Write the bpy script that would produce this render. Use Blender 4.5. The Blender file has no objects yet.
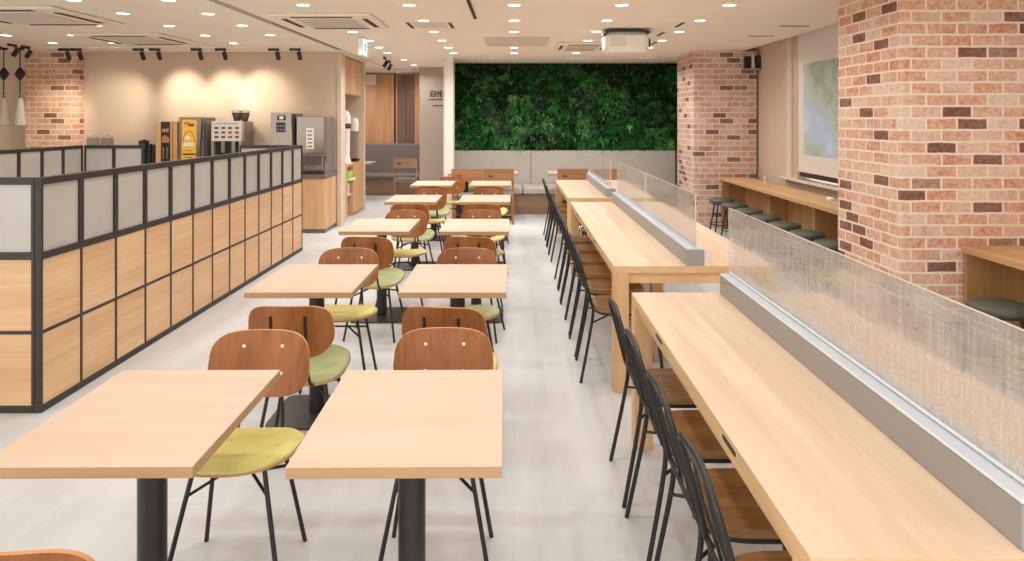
import bpy, bmesh, math, random
from mathutils import Vector, Matrix
random.seed(7)
sc = bpy.context.scene
C = sc.collection
PI = math.pi
ORD = ['first', 'second', 'third', 'fourth', 'fifth', 'sixth', 'seventh', 'eighth', 'ninth', 'tenth', 'eleventh', 'twelfth', 'thirteenth']

# ------------------------------------------------------------------ materials
def lin(c):
    out = []
    for v in c:
        v /= 255.0
        out.append(v / 12.92 if v <= 0.04045 else ((v + 0.055) / 1.055) ** 2.4)
    return (*out, 1.0)

class NT:
    def __init__(s, name):
        s.m = bpy.data.materials.new(name); s.m.use_nodes = True
        s.t = s.m.node_tree; s.t.nodes.clear()
        s.out = s.n('ShaderNodeOutputMaterial')
    def n(s, typ, **kw):
        x = s.t.nodes.new(typ)
        for k, v in kw.items(): setattr(x, k, v)
        return x
    def l(s, a, b): s.t.links.new(a, b)
    def bsdf(s, col=None, rough=.5, metal=0, spec=.5):
        b = s.n('ShaderNodeBsdfPrincipled')
        if col: b.inputs['Base Color'].default_value = lin(col)
        b.inputs['Roughness'].default_value = rough
        b.inputs['Metallic'].default_value = metal
        b.inputs['Specular IOR Level'].default_value = spec
        s.l(b.outputs[0], s.out.inputs[0])
        return b
    def ramp(s, fac, stops):
        r = s.n('ShaderNodeValToRGB')
        e = r.color_ramp.elements
        while len(e) < len(stops): e.new(.5)
        for i, (p, c) in enumerate(stops):
            e[i].position = p; e[i].color = lin(c)
        s.l(fac, r.inputs[0]); return r.outputs[0]
    def math(s, op, a, b=None):
        x = s.n('ShaderNodeMath', operation=op)
        for i, v in enumerate((a, b)):
            if v is None: continue
            if isinstance(v, (int, float)): x.inputs[i].default_value = v
            else: s.l(v, x.inputs[i])
        return x.outputs[0]
    def coords(s, scale=(1, 1, 1), kind='Object', jitter=False):
        tc = s.n('ShaderNodeTexCoord'); mp = s.n('ShaderNodeMapping')
        mp.inputs['Scale'].default_value = scale
        s.l(tc.outputs[kind], mp.inputs[0])
        if jitter:
            oi = s.n('ShaderNodeObjectInfo')
            cx = s.n('ShaderNodeCombineXYZ')
            for i in range(3): s.l(s.math('MULTIPLY', oi.outputs['Random'], 13.7 + 5 * i), cx.inputs[i])
            s.l(cx.outputs[0], mp.inputs['Location'])
        return mp.outputs[0]
    def noise(s, vec, scale, detail=3, rough=.55):
        x = s.n('ShaderNodeTexNoise'); x.inputs['Scale'].default_value = scale
        x.inputs['Detail'].default_value = detail; x.inputs['Roughness'].default_value = rough
        s.l(vec, x.inputs['Vector']); return x.outputs['Fac']
    def bump(s, b, h, strength=.2, dist=.01):
        x = s.n('ShaderNodeBump'); x.inputs['Strength'].default_value = strength
        x.inputs['Distance'].default_value = dist
        s.l(h, x.inputs['Height']); s.l(x.outputs[0], b.inputs['Normal'])

def plain(name, col, rough=.5, metal=0, spec=.5, var=.0, vscale=6):
    t = NT(name); b = t.bsdf(col, rough, metal, spec)
    if var:
        f = t.noise(t.coords(), vscale, 4)
        lo = tuple(max(0, v * (1 - var)) for v in col); hi = tuple(min(255, v * (1 + var)) for v in col)
        t.l(t.ramp(f, [(.3, lo), (.7, hi)]), b.inputs['Base Color'])
    return t.m

def wood(name, dark, mid, light, axis, rough=.45, fine=60, jitter=True, spec=.35, plank=0):
    """grain runs along axis"""
    t = NT(name); b = t.bsdf(None, rough, 0, spec)
    s1 = [4, 4, 4]; s1[axis] = .35
    s2 = [fine, fine, fine]; s2[axis] = 1.2
    f1 = t.noise(t.coords(s1, jitter=jitter), 1.6, 3)
    f2 = t.noise(t.coords(s2, jitter=jitter), 1.0, 2)
    f = t.math('ADD', t.math('MULTIPLY', f1, .62), t.math('MULTIPLY', f2, .38))
    t.l(t.ramp(f, [(.33, dark), (.5, mid), (.66, light)]), b.inputs['Base Color'])
    t.bump(b, f2, .04, .002)
    return t.m

def emit(name, col, strength):
    t = NT(name); e = t.n('ShaderNodeEmission')
    e.inputs[0].default_value = lin(col); e.inputs[1].default_value = strength
    t.l(e.outputs[0], t.out.inputs[0]); return t.m

def brick(name, pale, mid, warm, dark, mortar):
    t = NT(name); b = t.bsdf(None, .85, 0, .2)
    tc = t.n('ShaderNodeTexCoord')
    br = t.n('ShaderNodeTexBrick')
    br.offset = .5; br.squash = 1
    br.inputs['Color1'].default_value = (0, 0, 0, 1); br.inputs['Color2'].default_value = (1, 1, 1, 1)
    br.inputs['Mortar'].default_value = (.5, .5, .5, 1)
    br.inputs['Scale'].default_value = 1; br.inputs['Mortar Size'].default_value = .0085
    br.inputs['Mortar Smooth'].default_value = .15; br.inputs['Bias'].default_value = 0
    br.inputs['Brick Width'].default_value = .21; br.inputs['Row Height'].default_value = .0815
    # a little wobble of the joints
    nz = t.n('ShaderNodeTexNoise'); nz.inputs['Scale'].default_value = 11; nz.inputs['Detail'].default_value = 4
    t.l(tc.outputs['UV'], nz.inputs['Vector'])
    sub = t.n('ShaderNodeVectorMath', operation='SUBTRACT'); t.l(nz.outputs['Color'], sub.inputs[0]); sub.inputs[1].default_value = (.5, .5, .5)
    scl = t.n('ShaderNodeVectorMath', operation='SCALE'); t.l(sub.outputs[0], scl.inputs[0]); scl.inputs['Scale'].default_value = .013
    add = t.n('ShaderNodeVectorMath', operation='ADD'); t.l(tc.outputs['UV'], add.inputs[0]); t.l(scl.outputs[0], add.inputs[1])
    t.l(add.outputs[0], br.inputs['Vector'])
    col = t.ramp(br.outputs['Color'], [(0, pale), (.22, mid), (.4, warm), (.66, warm), (.84, mid), (.875, dark), (1, dark)])
    # chalky wash, in patches, worn off the darkest bricks
    w = t.noise(tc.outputs['UV'], 2.2, 5, .7)
    w2 = t.noise(tc.outputs['UV'], 34, 5, .75)
    wf = t.math('ADD', t.math('MULTIPLY', w, .75), t.math('MULTIPLY', w2, .75))
    rr = t.n('ShaderNodeMapRange'); t.l(wf, rr.inputs[0]); rr.inputs[1].default_value = .62; rr.inputs[2].default_value = .96; rr.inputs[3].default_value = 0; rr.inputs[4].default_value = .85
    dk = t.n('ShaderNodeMapRange'); t.l(br.outputs['Color'], dk.inputs[0]); dk.inputs[1].default_value = .84; dk.inputs[2].default_value = .88; dk.inputs[3].default_value = 1; dk.inputs[4].default_value = .25
    # fired mottling inside each brick
    mo = t.n('ShaderNodeMix', data_type='RGBA', blend_type='MULTIPLY'); mo.inputs[0].default_value = 1; t.l(col, mo.inputs[6])
    t.l(t.ramp(t.noise(tc.outputs['UV'], 17, 5, .7), [(.32, (226, 214, 208)), (.6, (255, 255, 255))]), mo.inputs[7])
    mx = t.n('ShaderNodeMix', data_type='RGBA'); t.l(t.math('MULTIPLY', rr.outputs[0], dk.outputs[0]), mx.inputs[0]); t.l(mo.outputs[2], mx.inputs[6]); mx.inputs[7].default_value = lin(tuple((a + c) / 2 for a, c in zip(pale, mortar)))
    m2 = t.n('ShaderNodeMix', data_type='RGBA'); t.l(br.outputs['Fac'], m2.inputs[0]); t.l(mx.outputs[2], m2.inputs[6]); m2.inputs[7].default_value = lin(mortar)
    t.l(m2.outputs[2], b.inputs['Base Color'])
    h = t.math('SUBTRACT', t.math('MULTIPLY', w2, .35), br.outputs['Fac'])
    t.bump(b, h, .55, .008)
    return t.m

def hazy_glass(name, col, haze, weave=0.0, rough=.1):
    """acrylic sheet: clear share + milky share, with an optional woven interlayer"""
    t = NT(name)
    tr = t.n('ShaderNodeBsdfTransparent'); tr.inputs[0].default_value = (.97, .97, .96, 1)
    df = t.n('ShaderNodeBsdfDiffuse'); df.inputs[0].default_value = lin(col)
    tl = t.n('ShaderNodeBsdfTranslucent'); tl.inputs[0].default_value = lin(col)
    ad = t.n('ShaderNodeMixShader'); ad.inputs[0].default_value = .5
    t.l(df.outputs[0], ad.inputs[1]); t.l(tl.outputs[0], ad.inputs[2])
    mx = t.n('ShaderNodeMixShader'); mx.inputs[0].default_value = haze
    if weave:
        a = t.noise(t.coords((1, 90, 5)), 1, 2); c = t.noise(t.coords((1, 5, 110)), 1, 2)
        big = t.noise(t.coords((1, 1.5, 2)), 1.5, 2)
        s = t.math('ADD', t.math('MULTIPLY', a, .6), t.math('MULTIPLY', c, .4))
        rr = t.n('ShaderNodeMapRange'); t.l(s, rr.inputs[0]); rr.inputs[1].default_value = .36; rr.inputs[2].default_value = .6
        rr.inputs[3].default_value = haze - weave; rr.inputs[4].default_value = haze + weave * .35
        t.l(rr.outputs[0], mx.inputs[0])
    t.l(tr.outputs[0], mx.inputs[1]); t.l(ad.outputs[0], mx.inputs[2])
    gl = t.n('ShaderNodeBsdfGlossy'); gl.inputs['Roughness'].default_value = rough
    fr = t.n('ShaderNodeFresnel'); fr.inputs[0].default_value = 1.4
    m2 = t.n('ShaderNodeMixShader'); t.l(t.math('MULTIPLY', fr.outputs[0], .6), m2.inputs[0])
    t.l(mx.outputs[0], m2.inputs[1]); t.l(gl.outputs[0], m2.inputs[2])
    t.l(m2.outputs[0], t.out.inputs[0])
    return t.m

def floor_mat():
    t = NT('pale concrete floor'); b = t.bsdf(None, .55, 0, .35)
    f = t.noise(t.coords((1, 1, 1)), .9, 7, .62)
    g = t.noise(t.coords((3, .5, 1)), 1.8, 4, .6)
    s = t.math('ADD', t.math('MULTIPLY', f, .6), t.math('MULTIPLY', g, .4))
    col = t.ramp(s, [(.35, (186, 189, 190)), (.5, (201, 203, 204)), (.66, (213, 215, 216))])
    br = t.n('ShaderNodeTexBrick'); br.offset = .5
    br.inputs['Scale'].default_value = 1; br.inputs['Brick Width'].default_value = .95; br.inputs['Row Height'].default_value = .48
    br.inputs['Mortar Size'].default_value = .0025; br.inputs['Mortar Smooth'].default_value = .3
    t.l(t.coords(), br.inputs['Vector'])
    mx = t.n('ShaderNodeMix', data_type='RGBA'); t.l(t.math('MULTIPLY', br.outputs['Fac'], .22), mx.inputs[0]); t.l(col, mx.inputs[6]); mx.inputs[7].default_value = lin((150, 146, 140))
    t.l(mx.outputs[2], b.inputs['Base Color'])
    return t.m

def picture_mat():
    t = NT('garden picture on screen'); b = t.bsdf(None, .7)
    v = t.coords()
    f = t.noise(v, 2.6, 5, .65); g = t.noise(v, 1.1, 2)
    s = t.math('ADD', t.math('MULTIPLY', f, .5), t.math('MULTIPLY', g, .5))
    t.l(t.ramp(s, [(.34, (128, 150, 138)), (.44, (166, 184, 168)), (.52, (192, 204, 196)), (.58, (180, 200, 226)), (.68, (206, 218, 236))]), b.inputs['Base Color'])
    return t.m

M = {}
M['top_x'] = wood('cream ash laminate', (200, 175, 153), (208, 184, 163), (215, 192, 172), 0, .42, 46)
M['edge_x'] = wood('tan ash edge band', (164, 130, 92), (174, 140, 100), (182, 149, 109), 0, .5, 60)
M['top_y'] = wood('cream ash counter laminate', (199, 173, 147), (212, 188, 162), (222, 200, 176), 1, .42, 30)
M['edge_y'] = wood('tan ash counter edge', (208, 166, 118), (219, 180, 132), (228, 192, 146), 1, .5, 40)
M['leg_z'] = wood('tan ash counter leg', (206, 166, 118), (216, 178, 130), (226, 190, 144), 2, .5, 40)
M['walnut'] = wood('walnut ply', (122, 70, 30), (145, 88, 42), (163, 104, 56), 2, .38, 70, spec=.45)
M['walnut_rim'] = plain('pale ply edge', (196, 140, 88), .5)
M['oak_panel'] = wood('oak panel', (202, 162, 120), (215, 177, 135), (225, 190, 150), 0, .5, 50)
M['oak_panel_y'] = wood('oak side panel', (200, 152, 102), (216, 170, 120), (228, 186, 138), 1, .5, 50)
M['oak_v'] = wood('oak upright grain', (192, 148, 106), (208, 166, 122), (220, 182, 138), 2, .5, 40)
M['oak_dark_y'] = wood('window counter oak', (184, 142, 98), (202, 162, 116), (214, 176, 130), 1, .5, 40)
M['oak_dark_z'] = wood('window counter oak upright', (158, 118, 76), (174, 132, 88), (188, 146, 100), 2, .55, 40)
M['seat_dark'] = wood('dark stained seat', (112, 80, 46), (142, 104, 62), (164, 124, 78), 0, .42, 40)
M['clad_warm'] = wood('warm cladding', (188, 136, 98), (204, 154, 114), (216, 168, 128), 2, .5, 18)
M['clad_grey'] = wood('grey brown cladding', (112, 88, 76), (126, 100, 86), (140, 114, 98), 2, .5, 18)
M['bench_wood'] = wood('bench plinth wood', (140, 110, 88), (156, 126, 102), (170, 140, 116), 0, .5, 30)
M['chair_wood'] = wood('brown beech', (146, 98, 62), (164, 116, 78), (180, 132, 92), 0, .45, 30)
M['yellow'] = plain('yellow vinyl', (216, 206, 122), .42, var=.05, vscale=9)
M['green'] = plain('sage green vinyl', (164, 172, 124), .42, var=.05, vscale=9)
M['black'] = plain('black steel', (28, 27, 27), .42)
M['frame_black'] = plain('charcoal steel frame', (48, 44, 42), .5)
M['post'] = plain('black pedestal', (34, 33, 33), .38)
M['plate'] = plain('black base plate', (52, 49, 48), .4)
M['ceiling'] = plain('warm white ceiling', (246, 232, 216), .9, spec=.1, var=.012, vscale=1.5)
M['ceil_grey'] = plain('greige ceiling trim', (176, 160, 146), .8)
M['ceil_panel'] = plain('ceiling grille plate', (224, 208, 192), .8)
M['slot'] = plain('dark air slot', (60, 50, 44), .8)
M['ac_white'] = plain('cassette white plastic', (240, 226, 208), .6)
M['ac_grille'] = plain('cassette grille grey', (214, 200, 184), .6)
M['wall_beige'] = plain('beige plaster', (212, 190, 167), .9, spec=.1, var=.015, vscale=2)
M['wall_light'] = plain('light beige plaster', (214, 198, 180), .9, spec=.1, var=.01)
M['wall_grey'] = plain('grey plaster', (176, 164, 152), .9, spec=.1, var=.01)
M['wall_pink'] = plain('pinkish beige panel', (216, 194, 176), .85, spec=.1)
M['white_wall'] = plain('white column paint', (232, 222, 210), .85)
M['trim_pale'] = plain('pale window trim', (220, 204, 190), .7)
M['jamb'] = plain('tan window jamb', (206, 182, 158), .7)
M['blind'] = plain('roller screen fabric', (228, 222, 214), .9, spec=.1)
M['picture'] = picture_mat()
M['sill'] = plain('white sill', (220, 210, 198), .6)
M['floor'] = floor_mat()
M['brick'] = brick('whitewashed brick', (228, 204, 184), (216, 174, 148), (207, 144, 110), (126, 84, 68), (232, 217, 200))
M['brick_rose'] = brick('rose brick', (224, 200, 186), (212, 174, 156), (198, 144, 124), (128, 90, 80), (228, 212, 198))
M['brick_orange'] = brick('orange brick', (226, 192, 166), (218, 168, 136), (210, 150, 114), (136, 94, 74), (234, 210, 184))
M['bench_grey'] = plain('grey vinyl back', (186, 181, 172), .6, var=.02)
M['bench_seat'] = plain('light grey vinyl seat', (196, 190, 182), .55)
M['bench_dark'] = plain('dark grey vinyl', (128, 120, 114), .6, var=.02)
M['rail'] = plain('taupe lacquered rail', (154, 151, 149), .5)
M['alu'] = plain('satin aluminium cap', (200, 210, 218), .35, .15)
M['haze'] = hazy_glass('hazy acrylic', (252, 248, 244), .22)
M['weave'] = hazy_glass('woven hazy acrylic', (252, 249, 246), .31, .14)
M['glass_edge'] = plain('acrylic cut edge', (206, 200, 192), .2)
M['frost'] = plain('frosted pane', (184, 180, 174), .35, var=.04, vscale=2)
M['steel'] = plain('brushed steel', (156, 146, 134), .32, .85)
M['steel_dark'] = plain('grey machine side', (128, 120, 114), .5, .2)
M['steel_mid'] = plain('grey steel side', (158, 148, 140), .45, .4)
M['panel_white'] = plain('pale button panel', (222, 212, 200), .5)
M['btn'] = plain('dark button', (92, 62, 56), .5)
M['btn_red'] = plain('maroon button', (150, 70, 66), .5)
M['yellow_print'] = plain('yellow menu print', (242, 196, 72), .5, var=.06, vscale=20)
M['orange_print'] = plain('orange print', (214, 110, 50), .5)
M['brown_print'] = plain('brown print', (110, 64, 34), .5)
M['cream_print'] = plain('cream print', (240, 228, 206), .5)
M['black_panel'] = plain('dark front panel', (52, 38, 30), .35)
M['cup_black'] = plain('black plastic', (34, 31, 30), .45)
M['worktop'] = plain('dark grey worktop', (112, 100, 96), .45)
M['tan_wood'] = wood('tan machine wood', (196, 146, 92), (212, 162, 106), (224, 176, 120), 2, .5, 40)
M['smoke'] = plain('smoked hopper', (84, 66, 52), .25)
M['white'] = plain('white plastic', (238, 232, 224), .45)
M['lime'] = plain('lime green', (150, 200, 70), .4)
M['stool'] = plain('dark green vinyl cushion', (74, 80, 68), .45)
M['silver'] = plain('silver metal', (208, 198, 184), .25, .8)
M['clear'] = hazy_glass('clear acrylic jar', (240, 232, 220), .22)
M['bell'] = hazy_glass('smoked clear bell glass', (244, 238, 228), .5)
M['teal'] = emit('lit teal sign', (60, 170, 180), 1.0)
M['sign_white'] = emit('lit white sign', (225, 245, 250), 1.1)
M['lamp'] = emit('lit lamp disc', (255, 243, 224), 6.0)
M['lamp_hot'] = emit('lit spot lens', (255, 236, 205), 6.0)
M['screw'] = plain('cream screw cap', (244, 226, 196), .5)
M['handle_dark'] = plain('dark handle', (44, 38, 36), .5)
LEAF = [plain('leaf dark', (22, 52, 26), .5), plain('leaf deep', (28, 76, 34), .5), plain('leaf mid', (44, 112, 50), .45),
        plain('leaf bright', (92, 166, 82), .45), plain('leaf lime', (150, 190, 104), .45), plain('leaf plum', (84, 84, 92), .5),
        plain('leaf fresh', (26, 124, 52), .45)]
M['soil'] = plain('dark plant felt', (22, 32, 18), .95)

# ------------------------------------------------------------------ mesh builder
class MB:
    def __init__(s): s.v = []; s.f = []; s.sm = []; s.mi = []; s.uv = None
    def add(s, verts, faces, smooth=False, mi=0, mat=None):
        o = len(s.v)
        s.v += [tuple(mat @ Vector(p)) if mat else tuple(p) for p in verts]
        for f in faces:
            s.f.append(tuple(i + o for i in f)); s.sm.append(smooth); s.mi.append(mi)
        return s
    def box(s, x0, x1, y0, y1, z0, z1, b=.0, mat=None, mi=0):
        if x0 > x1: x0, x1 = x1, x0
        if y0 > y1: y0, y1 = y1, y0
        if z0 > z1: z0, z1 = z1, z0
        b = min(b, .45 * min(x1 - x0, y1 - y0, z1 - z0))
        if b <= 0:
            v = [(x, y, z) for x in (x0, x1) for y in (y0, y1) for z in (z0, z1)]
            return s.add(v, [(0, 1, 3, 2), (4, 6, 7, 5), (0, 4, 5, 1), (2, 3, 7, 6), (0, 2, 6, 4), (1, 5, 7, 3)], mat=mat, mi=mi)
        lo = (x0, y0, z0); hi = (x1, y1, z1); v = []; ix = {}
        for c in [(i, j, k) for i in (0, 1) for j in (0, 1) for k in (0, 1)]:
            for ax in range(3):
                p = []
                for d in range(3):
                    e = hi[d] if c[d] else lo[d]
                    if d != ax: e += -b if c[d] else b
                    p.append(e)
                ix[c, ax] = len(v); v.append(tuple(p))
        F = []
        for ax in range(3):
            d1, d2 = [d for d in range(3) if d != ax]
            for sd in (0, 1):
                q = []
                for (a, e) in ((0, 0), (1, 0), (1, 1), (0, 1)):
                    c = [0, 0, 0]; c[ax] = sd; c[d1] = a; c[d2] = e; q.append(ix[tuple(c), ax])
                F.append(tuple(q))
            for (a, e) in ((0, 0), (0, 1), (1, 0), (1, 1)):   # edge along ax
                c0 = [0, 0, 0]; c0[d1] = a; c0[d2] = e; c1 = list(c0); c1[ax] = 1
                F.append((ix[tuple(c0), d1], ix[tuple(c1), d1], ix[tuple(c1), d2], ix[tuple(c0), d2]))
        for c in [(i, j, k) for i in (0, 1) for j in (0, 1) for k in (0, 1)]:
            F.append((ix[c, 0], ix[c, 1], ix[c, 2]))
        return s.add(v, F, mat=mat, mi=mi)
    def tube(s, pts, r, n=8, mat=None, mi=0, closed=False):
        P = [Vector(p) for p in pts]; V = []; F = []
        rs = r if isinstance(r, (list, tuple)) else [r] * len(P)
        nrm = None
        for i, p in enumerate(P):
            if closed: t = P[(i + 1) % len(P)] - P[i - 1]
            else: t = P[min(i + 1, len(P) - 1)] - P[max(i - 1, 0)]
            t.normalize()
            if nrm is None:
                nrm = t.orthogonal().normalized()
            nrm = (nrm - t * nrm.dot(t)).normalized()
            bn = t.cross(nrm)
            for k in range(n):
                a = 2 * PI * k / n
                V.append(p + (nrm * math.cos(a) + bn * math.sin(a)) * rs[i])
        m = len(P)
        for i in range(m if closed else m - 1):
            j = (i + 1) % m
            for k in range(n):
                F.append((i * n + k, i * n + (k + 1) % n, j * n + (k + 1) % n, j * n + k))
        s.add(V, F, True, mi, mat)
        if not closed:
            s.add(V[:n], [tuple(range(n))], False, mi, mat); s.add(V[-n:], [tuple(range(n))], False, mi, mat)
        return s
    def lathe(s, prof, cx=0, cy=0, cz=0, n=20, mat=None, mi=0, smooth=True):
        V = []; F = []
        for (r, z) in prof:
            for k in range(n):
                a = 2 * PI * k / n
                V.append((cx + r * math.cos(a), cy + r * math.sin(a), cz + z))
        for i in range(len(prof) - 1):
            for k in range(n):
                F.append((i * n + k, i * n + (k + 1) % n, (i + 1) * n + (k + 1) % n, (i + 1) * n + k))
        s.add(V, F, smooth, mi, mat)
        if prof[0][0] > 1e-4: s.add(V[:n], [tuple(range(n))], False, mi, mat)
        if prof[-1][0] > 1e-4: s.add(V[-n:], [tuple(range(n))], False, mi, mat)
        return s
    def prism(s, poly, fn, h0, h1, mi=0, mat=None):
        """poly of (u,v); fn(u,v,h)->xyz"""
        n = len(poly)
        V = [fn(u, v, h0) for u, v in poly] + [fn(u, v, h1) for u, v in poly]
        F = [tuple(range(n)), tuple(range(n, 2 * n))] + [(i, (i + 1) % n, n + (i + 1) % n, n + i) for i in range(n)]
        return s.add(V, F, False, mi, mat)
    def shell(s, outline, front, back, rings=6, smooth=True, mi=0, rim=None):
        """star shaped outline of (u,v) about 0; front/back(u,v,r)->xyz"""
        n = len(outline); V = []; F = []
        R = [i / rings for i in range(1, rings + 1)]
        for fn in (front, back):
            o = len(V); V.append(fn(0, 0, 0))
            for r in R:
                V += [fn(u * r, v * r, r) for u, v in outline]
            for k in range(n):
                F.append((o, o + 1 + k, o + 1 + (k + 1) % n))
                for i in range(rings - 1):
                    a = o + 1 + i * n
                    F.append((a + k, a + (k + 1) % n, a + n + (k + 1) % n, a + n + k))
        s.add(V, F, smooth, mi)
        a = 1 + (rings - 1) * n; b = a + 1 + rings * n
        rimv = [V[a + k] for k in range(n)] + [V[b + k] for k in range(n)]
        s.add(rimv, [(k, (k + 1) % n, n + (k + 1) % n, n + k) for k in range(n)], smooth, mi if rim is None else rim)
        return s
    def build(s, name, mats, parent=None, fix=True):
        me = bpy.data.meshes.new(name); me.from_pydata(s.v, [], s.f)
        for m in (mats if isinstance(mats, (list, tuple)) else [mats]): me.materials.append(m)
        me.polygons.foreach_set('use_smooth', s.sm); me.polygons.foreach_set('material_index', s.mi)
        if fix:
            bm = bmesh.new(); bm.from_mesh(me); bmesh.ops.recalc_face_normals(bm, faces=bm.faces); bm.to_mesh(me); bm.free()
        me.update()
        o = bpy.data.objects.new(name, me); C.objects.link(o)
        if parent: o.parent = parent
        return o

def tag(o, label, cat, group=None, kind=None):
    o['label'] = label; o['category'] = cat
    if group: o['group'] = group
    if kind: o['kind'] = kind
    return o
def thing(name, label, cat, loc=(0, 0, 0), rz=0, group=None):
    o = bpy.data.objects.new(name, None); C.objects.link(o)
    o.empty_display_size = .1
    o.location = loc; o.rotation_euler = (0, 0, rz)
    return tag(o, label, cat, group)
def struct(name, mb, m):
    o = mb.build(name, m); o['kind'] = 'structure'; return o
KIDS = {}
def kids(o): return [c for c in bpy.data.objects if c.parent == o]
def copy_thing(root, loc, rz, label, group=None, swap=None):
    def rec(o, par):
        c = o.copy(); C.objects.link(c)
        if par: c.parent = par
        if o.name not in KIDS: KIDS[o.name] = kids(o)
        for ch in KIDS[o.name]: rec(ch, c)
        if swap and o.data and swap.get(o.name.split('.')[0]):
            c.material_slots[0].link = 'OBJECT'; c.material_slots[0].material = swap[o.name.split('.')[0]]
        return c
    r = rec(root, None)
    r.location = loc; r.rotation_euler = (0, 0, rz); r['label'] = label
    if group: r['group'] = group
    return r
def smoothpath(pts, k=6):
    P = [Vector(p) for p in pts]; out = []
    for i in range(len(P) - 1):
        p0 = P[max(i - 1, 0)]; p1 = P[i]; p2 = P[i + 1]; p3 = P[min(i + 2, len(P) - 1)]
        for j in range(k):
            t = j / k
            out.append(.5 * ((2 * p1) + (p2 - p0) * t + (2 * p0 - 5 * p1 + 4 * p2 - p3) * t * t + (3 * p1 - p0 - 3 * p2 + p3) * t ** 3))
    out.append(P[-1]); return out
def superell(a, b, n, k=40, tilt=0):
    o = []
    for i in range(k):
        t = 2 * PI * i / k; c, s_ = math.cos(t), math.sin(t)
        o.append((a * math.copysign(abs(c) ** (2 / n), c), b * math.copysign(abs(s_) ** (2 / n), s_)))
    return o

HC = 2.627     # ceiling height

# ------------------------------------------------------------------ the room
struct('floor', MB().box(-9, 4.4, -2.0, 15.6, -.1, 0), M['floor'])
mb = MB()
mb.box(-9, -2.58, -2, 15.6, HC, HC + .25)
mb.box(-2.50, 3.4, -2, 15.6, HC, HC + .25)
mb.box(-2.58, -2.50, -2, 15.6, HC + .05, HC + .25)
mb.box(3.4, 3.95, -2, 15.6, 2.86, HC + .25)
struct('ceiling', mb, M['ceiling'])
struct('trim_1', MB().box(-2.579, -2.501, -2, 9.95, HC - .004, HC + .048), M['ceil_grey'])
struct('trim_6', MB().box(-2.52, -2.505, 7.1, 9.8, HC - .006, HC - .0041), M['slot'])
struct('wall_back', MB().box(-9, -2.66, 10.3, 10.5, 0, HC), M['wall_beige'])
struct('wall_left', MB().box(-9.1, -9, -2, 15.6, 0, HC), M['wall_beige'])
# pilaster closing the back wall and the side wall behind it
struct('wall_pilaster', MB().box(-2.66, -2.605, 10.27, 10.5, 0, HC).box(-2.8, -2.66, 10.5, 10.76, 0, HC), M['wall_light'])
struct('wall_niche', MB().box(-3.4, -3.3, 10.5, 12.3, 0, HC).box(-3.3, -2.66, 12.12, 12.22, 0, HC), M['wall_light'])
# back room
mb = MB()
struct('wall_far', MB().box(-5.5, -1.4, 14.95, 15.1, 0, HC), M['wall_grey'])
mb = MB()
for i in range(26):
    x = -4.68 + i * .1165
    if -2.62 < x < -2.2: continue
    mb.box(x + .001, x + .1155, 14.92, 14.95, .98, 2.58, .0015)
mb.box(-2.62, -2.553, 14.92, 14.95, .98, 2.58, .0015).box(-2.167, -2.12, 14.92, 14.95, .98, 2.58, .0015)
struct('wall_cladding', mb, M['clad_warm'])
struct('wall_cladding_grey', MB().box(-2.55, -2.365, 14.918, 14.95, .98, 2.58, .003).box(-2.36, -2.17, 14.918, 14.95, .98, 2.58, .003), M['clad_grey'])
struct('wall_sign', MB().box(-1.84, -1.17, 13.3, 15.1, 0, HC), M['wall_grey'])
struct('trim_2', MB().box(-3.0, -1.84, 13.6, 13.66, 2.56, HC), M['ceil_panel'])
struct('wall_column', MB().box(-1.13, -1.0, 11.2, 11.5, 0, HC).box(-1.17, -1.13, 11.32, 13.3, 0, HC), M['white_wall'])
struct('wall_green_side', MB().box(-1.13, 4.4, 12.52, 12.7, 0, HC), M['wall_grey'])
struct('trim_3', MB().box(-1.12, 3.0, 12.40, 12.52, 2.618, HC), M['ceil_grey'])
# right side
struct('wall_right', MB().box(3.75, 3.95, -2, 5.6, 0, 2.86).box(3.62, 3.95, 8.72, 15.6, 0, 2.86).box(3.62, 3.95, 5.6, 8.72, 0, .86), M['wall_pink'])

def brick_pillar(name, x0, x1, y0, y1, m):
    me = bpy.data.meshes.new(name); z0, z1 = 0, HC
    V = [(x0, y0, z0), (x1, y0, z0), (x1, y1, z0), (x0, y1, z0), (x0, y0, z1), (x1, y0, z1), (x1, y1, z1), (x0, y1, z1)]
    F = [(0, 1, 5, 4), (1, 2, 6, 5), (2, 3, 7, 6), (3, 0, 4, 7), (4, 5, 6, 7), (3, 2, 1, 0)]
    me.from_pydata(V, [], F); uv = me.uv_layers.new()
    def co(fi, p):
        x, y, z = p
        if fi == 0: return (x - x0 + .03, z)
        if fi == 1: return (x1 - x0 + y - y0, z)
        if fi == 2: return (x, z)
        if fi == 3: return (-(y - y0) + .03, z)
        return (0, 0)
    for p in me.polygons:
        for li in p.loop_indices: uv.data[li].uv = co(p.index, V[me.loops[li].vertex_index])
    me.materials.append(m)
    o = bpy.data.objects.new(name, me); C.objects.link(o); o['kind'] = 'structure'
    bm = bmesh.new(); bm.from_mesh(me)
    ed = [e for e in bm.edges if abs(e.verts[0].co.z - e.verts[1].co.z) > 1 and e.verts[0].co.x == x0 or (abs(e.verts[0].co.z - e.verts[1].co.z) > 1 and abs(e.verts[0].co.x - x0) < 1e-5)]
    bmesh.ops.bevel(bm, geom=list(set(ed)), offset=.022, segments=3, affect='EDGES', profile=.5)
    bm.to_mesh(me); bm.free()
    return o
brick_pillar('pillar_near', 2.64, 3.745, 4.67, 5.58, M['brick'])
brick_pillar('pillar_far', 2.65, 3.59, 10.1, 11.1, M['brick_rose'])
brick_pillar('pillar_back', -7.27, -6.49, 10.13, 10.295, M['brick_orange'])

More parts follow.
